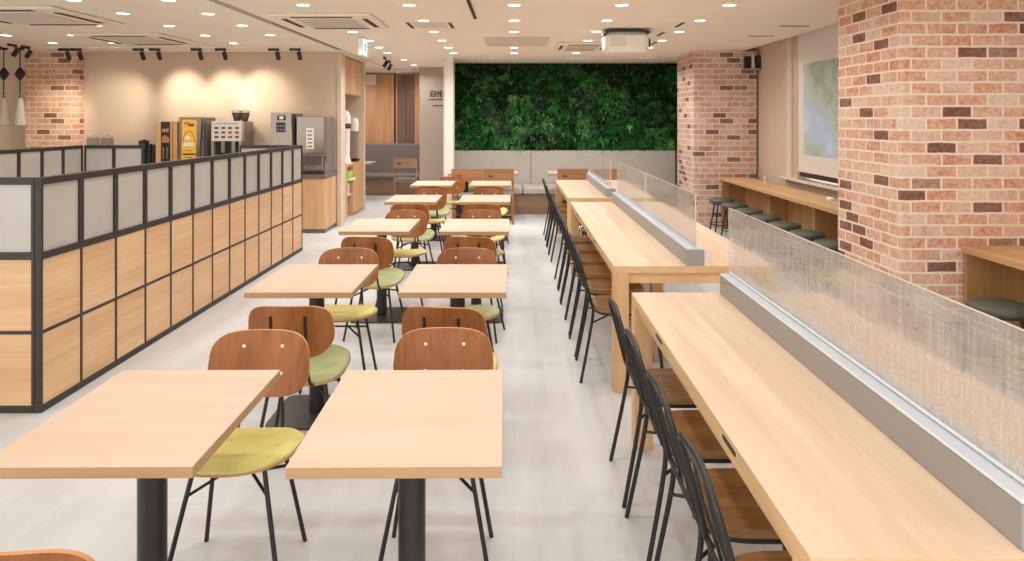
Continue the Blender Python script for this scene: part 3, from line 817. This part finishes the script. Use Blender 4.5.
# niche with return station (faces +x)
nc = thing('service_cabinet', 'oak service station with upper doors set in the pale niche beyond the drinks counter', 'cabinet', (-2.68, 10.78, 0))
MB().box(-.55, -.0, .01, 1.32, .84, .885, .004).build('worktop', M['tan_wood'], nc)
for i in range(3):
    a = .61 + i * .237
    MB().box(-.03, .0, a, a + .233, .04, .84, .003).build('door', M['oak_v'], nc)
MB().box(-.03, .0, .01, .22, .04, .84, .003).build('door', M['oak_v'], nc)
MB().box(-.52, -.031, .60, 1.32, .0, .839).box(-.52, -.031, .01, .23, 0, .839).build('body', M['oak_v'], nc)
MB().box(-.52, -.50, .231, .599, .0, .839).build('back_panel', M['wall_light'], nc)
MB().box(-.5, .05, .232, .598, .62, .645, .003).build('shelf', M['white'], nc)
MB().box(-.5, -.02, .232, .598, .36, .38, .003).build('shelf', M['white'], nc)
for a in (.01, .66):
    MB().box(-.5, .0, a, a + .645, 2.02, 2.6, .003).build('upper_door', M['oak_v'], nc)
for k, (y, w, z, m, n_) in enumerate(((11.12, 'nearer', .646, M['lime'], 'lime green'), (11.26, 'farther', .646, M['lime'], 'lime green'))):
    t = tag(MB().lathe([(.03, 0), (.045, .12), (.04, .12), (.026, .005)], -2.70, y, z, 14).build('cup', m), f'{n_} cup on the white shelf of the service station, {w} one', 'cup', 'lime cups')
t = thing('soup_dispenser', 'white domed dispenser with dark collar on the service station top', 'drink machine', (-2.77, 11.18, .886))
MB().lathe([(.11, 0), (.10, .05), (.08, .12), (.085, .55), (.09, .57), (0, .575)], n=18).build('body', M['white'], t)
MB().lathe([(.092, .58), (.094, .65), (0, .655)], n=18).build('collar', M['cup_black'], t)
MB().lathe([(.10, .66), (.10, .73), (.085, .81), (.05, .86), (0, .88)], n=18).build('lid', M['white'], t)
t = thing('soup_dispenser', 'slim white dispenser with steel base behind the domed one', 'drink machine', (-2.75, 11.75, .886))
MB().box(-.07, .07, -.08, .08, 0, .05, .006).build('base', M['cup_black'], t)
MB().box(-.06, .06, -.07, .07, .05, .52, .01).build('body', M['steel_mid'], t)
MB().lathe([(.075, .521), (.08, .64), (.06, .74), (0, .76)], n=16).build('lid', M['white'], t)
tag(MB().box(-2.90, -2.71, 11.1, 11.25, .381, .57, .01).build('napkin_box', M['white']), 'white box on the lowest shelf of the service station', 'box')

# back room pieces
tb = thing('wall_speaker', 'small square white speaker high on the wood cladding of the back room', 'speaker', (-3.11, 14.92, 2.47))
MB().box(-.10, .10, -.10, -.001, -.11, .11, .01).build('box', M['white'], tb)
MB().box(-.08, .08, -.104, -.1005, -.09, .09, .002).build('grille', M['ceil_panel'], tb)
sg = thing('wall_lettering', 'black stroke lettering with arrow line on the grey wall beside the white column', 'sign', (-1.48, 13.295, 2.1))
def stroke(mb, u0, v0, u1, v1, w=.016):
    mb.box(min(u0, u1) - w / 2, max(u0, u1) + w / 2, -.006, .0, min(v0, v1) - w / 2, max(v0, v1) + w / 2)
g1 = MB()
for q in ((-.14, .05, -.05, .05), (-.14, -.04, -.05, -.04), (-.14, .05, -.14, -.04), (-.05, .05, -.05, -.04), (-.12, .0, -.07, .0)): stroke(g1, *q)
g1.build('character', M['handle_dark'], sg)
g1 = MB()
for q in ((-.0, .06, -.0, -.05), (.04, .05, .04, -.04), (-.02, .02, .02, .02), (.06, .06, .06, -.05)): stroke(g1, *q)
g1.build('character', M['handle_dark'], sg)
g1 = MB()
for q in ((.11, .03, .17, .03), (.11, -.04, .17, -.04), (.11, .03, .11, -.04), (.17, .03, .17, -.04), (.22, .07, .22, -.05)): stroke(g1, *q)
g1.build('character', M['handle_dark'], sg)
g1 = MB()
for i in range(9): g1.box(-.2 + i * .045, -.172 + i * .045 + (i % 3) * .004, -.004, 0, -.115, -.092)
g1.build('small_text', M['handle_dark'], sg)
g1 = MB(); g1.box(-.11, .24, -.006, 0, -.232, -.218); g1.prism([(.20, -.20), (.25, -.225), (.20, -.25)], lambda u, v, h: (u, h, v), -.006, 0)
g1.build('arrow', M['handle_dark'], sg)
dh = thing('wall_mounted_handle', 'dark upright pull handle on the grey wall end beside the white column', 'handle', (-1.22, 13.26, 1.0))
MB().tube(smoothpath([(0, -.02, .28), (.012, -.04, .2), (.0, -.045, 0), (.012, -.04, -.2), (0, -.02, -.28)], 5), .02).build('grip', M['handle_dark'], dh)
MB().box(-.01, .01, -.03, .034, .25, .28).box(-.01, .01, -.03, .034, -.28, -.25).build('bracket', M['handle_dark'], dh)

# ------------------------------------------------------------------ cafe tables
TW, TL, TH, TT = .545, .66, .75, .031
def cafe_table():
    t = thing('cafe_table', '', 'table', group='two-seat cafe tables')
    MB().box(-TW / 2, TW / 2, -TL / 2, TL / 2, TH - .0035, TH, .001).build('tabletop', M['top_x'], t)
    MB().box(-TW / 2, TW / 2, -TL / 2, TL / 2, TH - TT, TH - .0036, .001).build('edge_band', M['edge_x'], t)
    MB().box(-.16, .16, -.16, .16, TH - TT - .008, TH - TT - .0005, .002).build('mounting_plate', M['plate'], t)
    MB().lathe([(.041, .012), (.041, TH - TT - .008)], n=24).build('pedestal', M['post'], t)
    q = superell(.225, .215, 9, 48)
    MB().prism(q, lambda u, v, h: (u, v, h), 0, .012).build('base_plate', M['plate'], t)
    return t
TAB = cafe_table(); tu = [False]
TY = [2.05, 3.775, 5.63, 7.50, 9.26]
names = ['nearest the camera', 'second from the camera', 'third from the camera', 'fourth from the camera', 'farthest from the camera']
for side, x in (('aisle-side left', -1.09), ('counter-side right', -.3125)):
    for i, y in enumerate(TY):
        lab = f'cream wood two-seat table on a black pedestal, {side} row, {names[i]}'
        if not tu[0]:
            tu[0] = True; TAB.location = (x + .004, y, 0); TAB.rotation_euler = (0, 0, .008); TAB['label'] = lab
        else: copy_thing(TAB, (x + (.006 if i == 0 else 0), y, 0), .012 if i == 0 else 0, lab)

# ------------------------------------------------------------------ walnut chairs (sitter faces local -y)
def walnut_chair():
    t = thing('dining_chair', '', 'chair', group='walnut chairs at the cafe tables')
    out = []
    for i in range(48):
        a = 2 * PI * i / 48; c, s_ = math.cos(a), math.sin(a)
        if s_ < 0: n, bb = 2.5, .200
        else: n, bb = 3.4, .185
        out.append((.214 * math.copysign(abs(c) ** (2 / n), c), bb * math.copysign(abs(s_) ** (2 / n), s_)))
    rise = lambda u, v: .014 * (u / .23) ** 2 - .125 * v - .008 * max(0, -v / .2) ** 2
    def edge(r): return .034 * (1 - max(0, (r - .80) / .20) ** 2.2 * .75)
    st = MB().shell(out, lambda u, v, r: (u, v, .425 + rise(u, v) + edge(r)), lambda u, v, r: (u, v, .424 + rise(u, v)), 10)
    st.build('seat_cushion', M['yellow'], t)
    o2 = [(u * 1.004, v * 1.004) for u, v in out]
    MB().shell(o2, lambda u, v, r: (u, v, .4235 + rise(u, v)), lambda u, v, r: (u, v, .415 + rise(u, v)), 6).build('seat_shell', M['walnut_rim'], t)
    # backrest
    bo = []
    for i in range(56):
        a = 2 * PI * i / 56; c, s_ = math.cos(a), math.sin(a)
        n = 4.4 if s_ > 0 else 3.0
        vv = .126 * math.copysign(abs(s_) ** (2 / n), s_)
        bo.append((.197 * math.copysign(abs(c) ** (2 / n), c) * (1 - .07 * max(0, vv / .126) ** 1.5 - .10 * max(0, -vv / .126) ** 2), vv))
    def bk(off):
        def f(u, v, r):
            y = .235 + .16 * v - .05 * (u / .2) ** 2 + off
            return (u, y, .657 + v)
        return f
    MB().shell(bo, bk(0), bk(.012), 7, rim=1).build('backrest', [M['walnut'], M['walnut_rim']], t)
    for sx in (-1, 1):
        for v in (.066, -.036):
            y = .235 + .16 * v - .05 * (.075 / .2) ** 2
            MB().lathe([(.0075, 0), (.006, .004), (0, .005)], mat=Matrix.Translation((sx * .076, y - .0005, .657 + v)) @ Matrix.Rotation(PI / 2, 4, 'X'), n=10).build('screw_cap', M['screw'], t)
    for sx in (-1, 1):
        x = sx * .078
        p = smoothpath([(x * 1.25, .05, .404), (x * 1.2, .155, .392), (x * 1.1, .212, .43), (x, .225, .55), (x, .2425, .66), (x, .2515, .735)], 5)
        b_ = MB()
        for k in range(len(p) - 1):
            a, c = p[k], p[k + 1]
            if k == 0: pass
        b_.tube(p, .0075, 8); b_.build('back_support', M['black'], t)
    for sx in (-1, 1):
        MB().tube(smoothpath([(sx * .095, -.0, .412), (sx * .118, -.07, .415), (sx * .132, -.095, .36), (sx * .202, -.16, .0)], 5), .0085, 8).build('leg', M['black'], t)
        MB().tube(smoothpath([(sx * .10, .05, .405), (sx * .120, .09, .398), (sx * .133, .105, .36), (sx * .19, .16, .0)], 5), .0085, 8).build('leg', M['black'], t)
    s2 = MB()
    for sx in (-1, 1):
        s2.tube([(sx * .141, -.103, .315), (sx * .045, .0, .35)], .006, 6)
        s2.tube([(sx * .140, .112, .315), (sx * .045, .0, .35)], .006, 6)
    s2.tube([(-.047, 0, .35), (.047, 0, .35)], .0065, 6)
    s2.build('stretcher', M['black'], t)
    return t
CH = walnut_chair(); cu = [False]
def chair(x, y, rz, col, label):
    if not cu[0]:
        cu[0] = True; CH.location = (x, y, 0); CH.rotation_euler = (0, 0, rz); CH['label'] = label
    else:
        copy_thing(CH, (x, y, 0), rz, label, swap={'seat_cushion': M[col]} if col != 'yellow' else None)
tn = ['nearest', 'second nearest', 'third', 'fourth', 'last']
for i, y in enumerate(TY):
    dx = [(.07, .095), (.07, .025), (.05, .1), (.06, .09), (.06, .19)][i]
    chair(-1.09 + dx[0] + (.0 if i else -.01), y - (.468, .45, .505, .505, .505)[i], PI - (0, 0, .10, .05, .05)[i], 'green', f'walnut-back chair with sage green seat, back to camera, at the {tn[i]} left-row table')
    chair(-1.09 + dx[1], y + .42, 0, 'yellow', f'walnut-back chair with yellow seat, facing the camera, at the {tn[i]} left-row table')
    if i:
        chair(-.3125 + .018, y - (.47 if i < 2 else .505), PI - .13, 'yellow', f'walnut-back chair with yellow seat, back to camera, at the {tn[i]} right-row table')
    if i < 4: chair(-.3125 + (.035 if i == 0 else .01), y + (.445 if i == 0 else .42), 0, 'green', f'walnut-back chair with sage green seat, facing the camera, at the {tn[i]} right-row table')

# ------------------------------------------------------------------ shared counters
CX0, CX1 = .592, 1.55
def counter(y0, y1, label, slots, legs):
    t = thing('shared_counter', label, 'counter table', (0, y0, 0), 0, 'long shared counters'); L = y1 - y0
    MB().box(CX0, CX1, 0, L, .7465, .75, .001).build('tabletop', M['top_y'], t)
    MB().box(CX0, CX1, 0, L, .708, .7464, .001).build('edge_band', M['edge_y'], t)
    a = MB()
    a.box(CX0 + .02, CX0 + .04, .092, L - .092, .66, .7075); a.box(CX1 - .04, CX1 - .02, .092, L - .092, .66, .7075)
    a.box(CX0 + .092, CX1 - .092, .02, .04, .645, .7075); a.box(CX0 + .092, CX1 - .092, L - .04, L - .02, .645, .7075)
    a.build('apron', M['edge_y'], t)
    for (lx, ly) in [(CX0 + .0, 0), (CX1 - .09, 0), (CX0 + .0, L - .09), (CX1 - .09, L - .09)] + [(CX0 + .36, l - y0) for l in legs] + [(CX1 - .45, l - y0) for l in legs]:
        MB().box(lx, lx + .09, ly, ly + .09, 0, .7078, .002).build('leg', M['leg_z'], t)
    for s_ in slots:
        q = MB().prism(superell(.058, .007, 5, 20), lambda u, v, h: (h, s_ - y0 + u, .727 + v), CX0 - .0015, CX0 + .002)
        q.build('cable_slot', M['handle_dark'], t)
    return t
counter(1.365, 3.44, 'long cream wood shared counter nearest the camera', (2.79, 1.88), ())
counter(4.05, 7.18, 'long cream wood shared counter in the middle', (5.0, 6.35), (5.45,))
counter(7.54, 9.72, 'long cream wood shared counter farthest from the camera', (8.1,), ())
def rail(y0, y1, panes, m, label, glass_m):
    t = thing('divider_rail', label, 'counter divider', (1.08, y0, .7505), 0, 'glass divider rails on the shared counters'); L = y1 - y0
    MB().box(-.052, .052, 0, L, 0, .092, .002).build('body', M['rail'], t)
    MB().box(-.053, .053, .001, L - .001, .0925, .103, .004).build('cap', M['alu'], t)
    MB().box(-.011, .011, .004, L - .004, .1032, .114, .004).build('glass_channel', M['alu'], t)
    for (a, b_) in panes:
        p = MB().box(-.004, .004, a - y0, b_ - y0, .1145, .4265).build('glass_panel', glass_m, t)
        MB().box(-.004, .004, a - y0, b_ - y0, .4267, .428).box(-.004, .004, a - y0 - .003, a - y0 - .0002, .1145, .428).build('polished_edge', M['glass_edge'], p)
rail(1.38, 3.41, ((1.39, 3.43),), None, 'taupe divider rail with a woven hazy glass panel on the nearest counter', M['weave'])
rail(4.055, 7.17, ((4.06, 5.60), (5.615, 7.14)), None, 'taupe divider rail with two hazy glass panels on the middle counter', M['haze'])
rail(7.60, 9.70, ((7.62, 9.68),), None, 'taupe divider rail with hazy glass on the farthest counter', M['haze'])
bh = thing('bag_hook', 'silver double bag hook under the aisle edge of the middle counter', 'hook', (CX0 + .012, 5.98, .70))
MB().box(-.004, .004, -.03, .03, -.055, .0, .002).build('plate', M['silver'], bh)
MB().tube(smoothpath([(-.004, 0, -.02), (-.03, 0, -.03), (-.04, 0, -.06), (-.025, 0, -.085), (-.01, 0, -.075)], 4), .008, 8).build('hook_arm', M['silver'], bh)

# ------------------------------------------------------------------ black steel counter chairs (sitter faces local +x)
def steel_chair():
    t = thing('counter_chair', '', 'chair', group='black steel chairs at the shared counters')
    so = superell(.195, .172, 3.6, 40)
    MB().shell(so, lambda u, v, r: (u + .015, v, .448 - .010 * (1 - r * r)), lambda u, v, r: (u + .015, v, .420), 6).build('seat', M['seat_dark'], t)
    ring = [(u * .97 + .015, v * .97, .412) for u, v in so]
    MB().tube(ring, .009, 8, closed=True).build('seat_frame', M['black'], t)
    # one bent tube: foot, seat joint, back upright, over the top and down again
    def up(s): return [(-.275, s * .195, 0), (-.20, s * .172, .40), (-.215, s * .17, .50), (-.250, s * .166, .64), (-.274, s * .162, .725)]
    top = [(-.286, .150, .768), (-.287, .118, .784), (-.284, .06, .788), (-.281, 0, .789), (-.284, -.06, .788), (-.287, -.118, .784), (-.286, -.150, .768)]
    MB().tube(smoothpath(up(1) + top + up(-1)[::-1], 5), .0092, 8).build('back_frame', M['black'], t)
    MB().prism([(-.12 + .24 * i / 12, .787 - .004 * (abs(i - 6) / 6) ** 3) for i in range(13)] + [(.12 - .24 * i / 12, .766 - .002 * (abs(i - 6) / 6) ** 3) for i in range(13)],
               lambda u, v, h: (h - .13 * (v - .76), u, v), -.286, -.278).build('top_rail', M['black'], t)
    for s in (-.06, .06):
        MB().tube(smoothpath([(-.188, s, .415), (-.205, s, .50), (-.250, s * .95, .64), (-.281, s * .9, .770)], 4), .005, 6).build('spindle', M['black'], t)
    MB().tube([(-.213, -.168, .485), (-.213, .168, .485)], .007, 6).build('back_rail', M['black'], t)
    for s in (-1, 1):
        MB().tube(smoothpath([(.13, s * .12, .412), (.17, s * .145, .39), (.20, s * .165, .30), (.235, s * .195, 0)], 4), .0105, 8).build('leg', M['black'], t)
    b_ = MB()
    b_.tube(smoothpath([(-.212, .175, .36), (.0, .02, .385), (.194, -.161, .33)], 5), .006, 6)
    b_.tube(smoothpath([(-.212, -.175, .36), (.0, -.02, .397), (.194, .161, .33)], 5), .006, 6)
    b_.build('cross_brace', M['black'], t)
    return t
SC = steel_chair(); su = [False]
def schair(x, y, label, rz=0):
    if not su[0]:
        su[0] = True; SC.location = (x, y, 0); SC.rotation_euler = (0, 0, rz); SC['label'] = label
    else: copy_thing(SC, (x, y, 0), rz, label)
for k, y in enumerate((1.69, 2.13, 2.59, 3.05)):
    schair(.735, y, f'black steel chair with dark wood seat, {ORD[k]} from the camera at the nearest shared counter', rz=0)
for k in range(6):
    schair(.69, 4.39 + .465 * k, f'black steel chair with dark wood seat, {ORD[k]} from the camera at the middle shared counter', rz=(-.02, .02, 0, .03, -.02, .01)[k])
for k in range(4):
    schair(.69, 7.93 + .47 * k, f'black steel chair with dark wood seat, {ORD[k]} from the camera at the farthest shared counter', rz=(.02, 0, -.02, .01)[k])

# ------------------------------------------------------------------ tables and wide-backed chairs before the grey bench
def bench_table(x0, x1, y0, y1, label):
    t = thing('bench_table', label, 'table', ((x0 + x1) / 2, (y0 + y1) / 2, 0), 0, 'tables before the grey bench'); a = (x1 - x0) / 2; b_ = (y1 - y0) / 2
    MB().box(-a, a, -b_, b_, .7465, .75, .001).build('tabletop', M['top_x'], t)
    MB().box(-a, a, -b_, b_, .72, .7464, .001).build('edge_band', M['edge_x'], t)
    MB().lathe([(.04, .012), (.04, .72)], n=20).build('pedestal', M['post'], t)
    MB().prism(superell(.21, .2, 9, 40), lambda u, v, h: (u, v, h), 0, .012).build('base_plate', M['plate'], t)
bench_table(-1.05, -.52, 10.84, 11.45, 'cream table before the grey bench, next to the white column')
bench_table(-.50, .065, 10.84, 11.45, 'cream table before the grey bench, end of the table rows')
bench_table(.55, 1.12, 10.84, 11.45, 'cream table before the grey bench, past the aisle end')
bench_table(1.17, 1.74, 10.84, 11.45, 'cream table before the grey bench, behind the glass dividers')
def wide_chair(label, x, y, rz=PI, wm='chair_wood'):
    t = thing('wide_back_chair', label, 'chair', (x, y, 0), rz, 'wide wooden backed chairs')
    MB().box(-.22, .22, -.21, .20, .41, .45, .012).build('seat', M['bench_dark'], t)
    fr = MB().box(-.23, .23, -.21, .20, .375, .409, .004); fr.build('seat_frame', M[wm], t)
    bp = MB().prism([(-.235, .66), (.235, .66), (.235, .855), (-.235, .855)], lambda u, v, h: (u, h - .03 * (1 - (u / .24) ** 2), v), .205, .23)
    bp.build('backrest', M[wm], t)
    MB().box(.085, .155, .225, .2335, .735, .755, .002).build('hand_slot', M['handle_dark'], t)
    for sx in (-1, 1):
        MB().box(sx * .20, sx * .235, .175, .204, 0, .85, .004).build('leg', M[wm], t)
        MB().box(sx * .195, sx * .23, -.205, -.17, 0, .374, .004).build('leg', M[wm], t)
    return t
wide_chair('wide wooden backed chair before the bench, next to the white column', -.72, 10.66)
wide_chair('wide wooden backed chair before the bench, at the end of the table rows', -.235, 10.66)
wide_chair('wide wooden backed chair before the bench, beyond the farthest shared counter', .90, 10.66)
wide_chair('wide wooden backed chair before the bench, seen through the glass dividers', 1.46, 10.66)
# the back room: a high wooden chair and a small table
wb = wide_chair('tall wooden chair with grey seat in the dim back room', -2.12, 13.55, PI, 'bench_wood')
rt = thing('side_table', 'small cream table by the dark bench in the back room', 'table', (-3.22, 13.75, 0))
MB().box(-.38, .38, -.28, .28, .72, .75, .003).build('tabletop', M['top_x'], rt)
MB().lathe([(.04, .012), (.04, .72)], n=16).build('pedestal', M['post'], rt)
MB().prism(superell(.2, .2, 9, 40), lambda u, v, h: (u, v, h), 0, .012).build('base_plate', M['plate'], rt)

# ------------------------------------------------------------------ window counter and stools
def window_counter(y0, y1, x1, label, div):
    t = thing('window_counter', label, 'counter', (3.05, y0, 0), 0, 'fixed oak counters along the window wall'); L = y1 - y0; W = x1 - 3.05
    MB().box(0, W, 0, L, .715, .76, .002).build('worktop', M['oak_dark_y'], t)
    MB().box(W - .06, W - .03, .03, L - .03, 0, .7148).build('back_panel', M['oak_dark_z'], t)
    MB().box(.02, W - .06, 0, .03, 0, .7148, .001).build('end_panel', M['oak_dark_z'], t)
    MB().box(.02, W - .06, L - .03, L, 0, .7148, .001).build('end_panel', M['oak_dark_z'], t)
    for d in div: MB().box(.12, W - .06, d - y0, d - y0 + .04, 0, .7148, .001).build('divider_panel', M['oak_dark_z'], t)
    return t
window_counter(5.59, 10.09, 3.47, 'long oak window counter between the two brick pillars', (7.2, 8.5))
window_counter(2.6, 4.66, 3.74, 'oak counter running from the near brick pillar towards the camera', ())
def stool():
    t = thing('stool', '', 'stool', group='dark green cushioned stools at the window counter')
    MB().lathe([(0, .505), (.12, .50), (.165, .485), (.175, .465), (.17, .445), (.16, .44)], n=28).build('cushion', M['stool'], t)
    MB().lathe([(.15, .425), (.158, .439)], n=28).build('seat_ring', M['black'], t)
    for k in range(4):
        a = PI / 4 + k * PI / 2
        MB().tube([(.11 * math.cos(a), .11 * math.sin(a), .43), (.19 * math.cos(a), .19 * math.sin(a), 0)], .010, 8).build('leg', M['black'], t)
    MB().tube([(.165 * math.cos(i * PI / 12), .165 * math.sin(i * PI / 12), .14) for i in range(24)], .007, 6, closed=True).build('foot_ring', M['black'], t)
    return t
ST = stool(); sy = [9.62, 9.08, 8.52, 7.96, 7.4, 6.84, 6.28, 5.78]
for k, y in enumerate(sy):
    lab = f'dark green round stool at the long window counter, {ORD[k]} from the far brick pillar'
    if k == 0: ST.location = (2.93, y, 0); ST['label'] = lab
    else: copy_thing(ST, (2.93, y, 0), .1 * k, lab)
copy_thing(ST, (2.98, 4.2, 0), .3, 'dark green round stool under the counter beside the near brick pillar')
for k, (y, w) in enumerate(((9.15, 'farther'), (7.25, 'nearer'))):
    t = thing('counter_outlet', f'small white device standing on the long window counter, {w} of two', 'outlet', (3.36, y, .7605), 0, 'white devices on the window counter')
    if k == 0:
        MB().lathe([(.012, 0), (.012, .06), (.02, .065), (.012, .085), (0, .088)], n=12).build('post', M['white'], t)
    else:
        MB().box(-.02, .02, -.06, .06, 0, .03, .008).build('box', M['white'], t)
    MB().box(-.022, .022, -.03, .03, -.0, .004 if k else .003, .001).build('base', M['white'], t)

# ------------------------------------------------------------------ even world fill, the rear left open to let it in, camera, view
w = bpy.data.worlds.new('rear_fill'); sc.world = w; w.use_nodes = True
w.node_tree.nodes['Background'].inputs[0].default_value = (1.0, .995, .985, 1)
w.node_tree.nodes['Background'].inputs[1].default_value = 2.0

cam = bpy.data.cameras.new('camera'); co = bpy.data.objects.new('camera', cam); C.objects.link(co)
co.location = (0, 0, 1.627); co.rotation_euler = (PI / 2, 0, 0)
cam.sensor_width = 36; cam.lens = 24.0
cam.shift_x = -2.0 / 1024; cam.shift_y = -162.1 / 1024
cam.clip_start = .05
sc.camera = co
sc.view_settings.view_transform = 'Standard'; sc.view_settings.look = 'None'
sc.view_settings.gamma = 1; sc.view_settings.use_curve_mapping = False
sc.view_settings.exposure = 0.38
sc.cycles.use_denoising = True
sc.cycles.max_bounces = 8; sc.cycles.diffuse_bounces = 5; sc.cycles.transparent_max_bounces = 12
sc.cycles.sample_clamp_indirect = 6
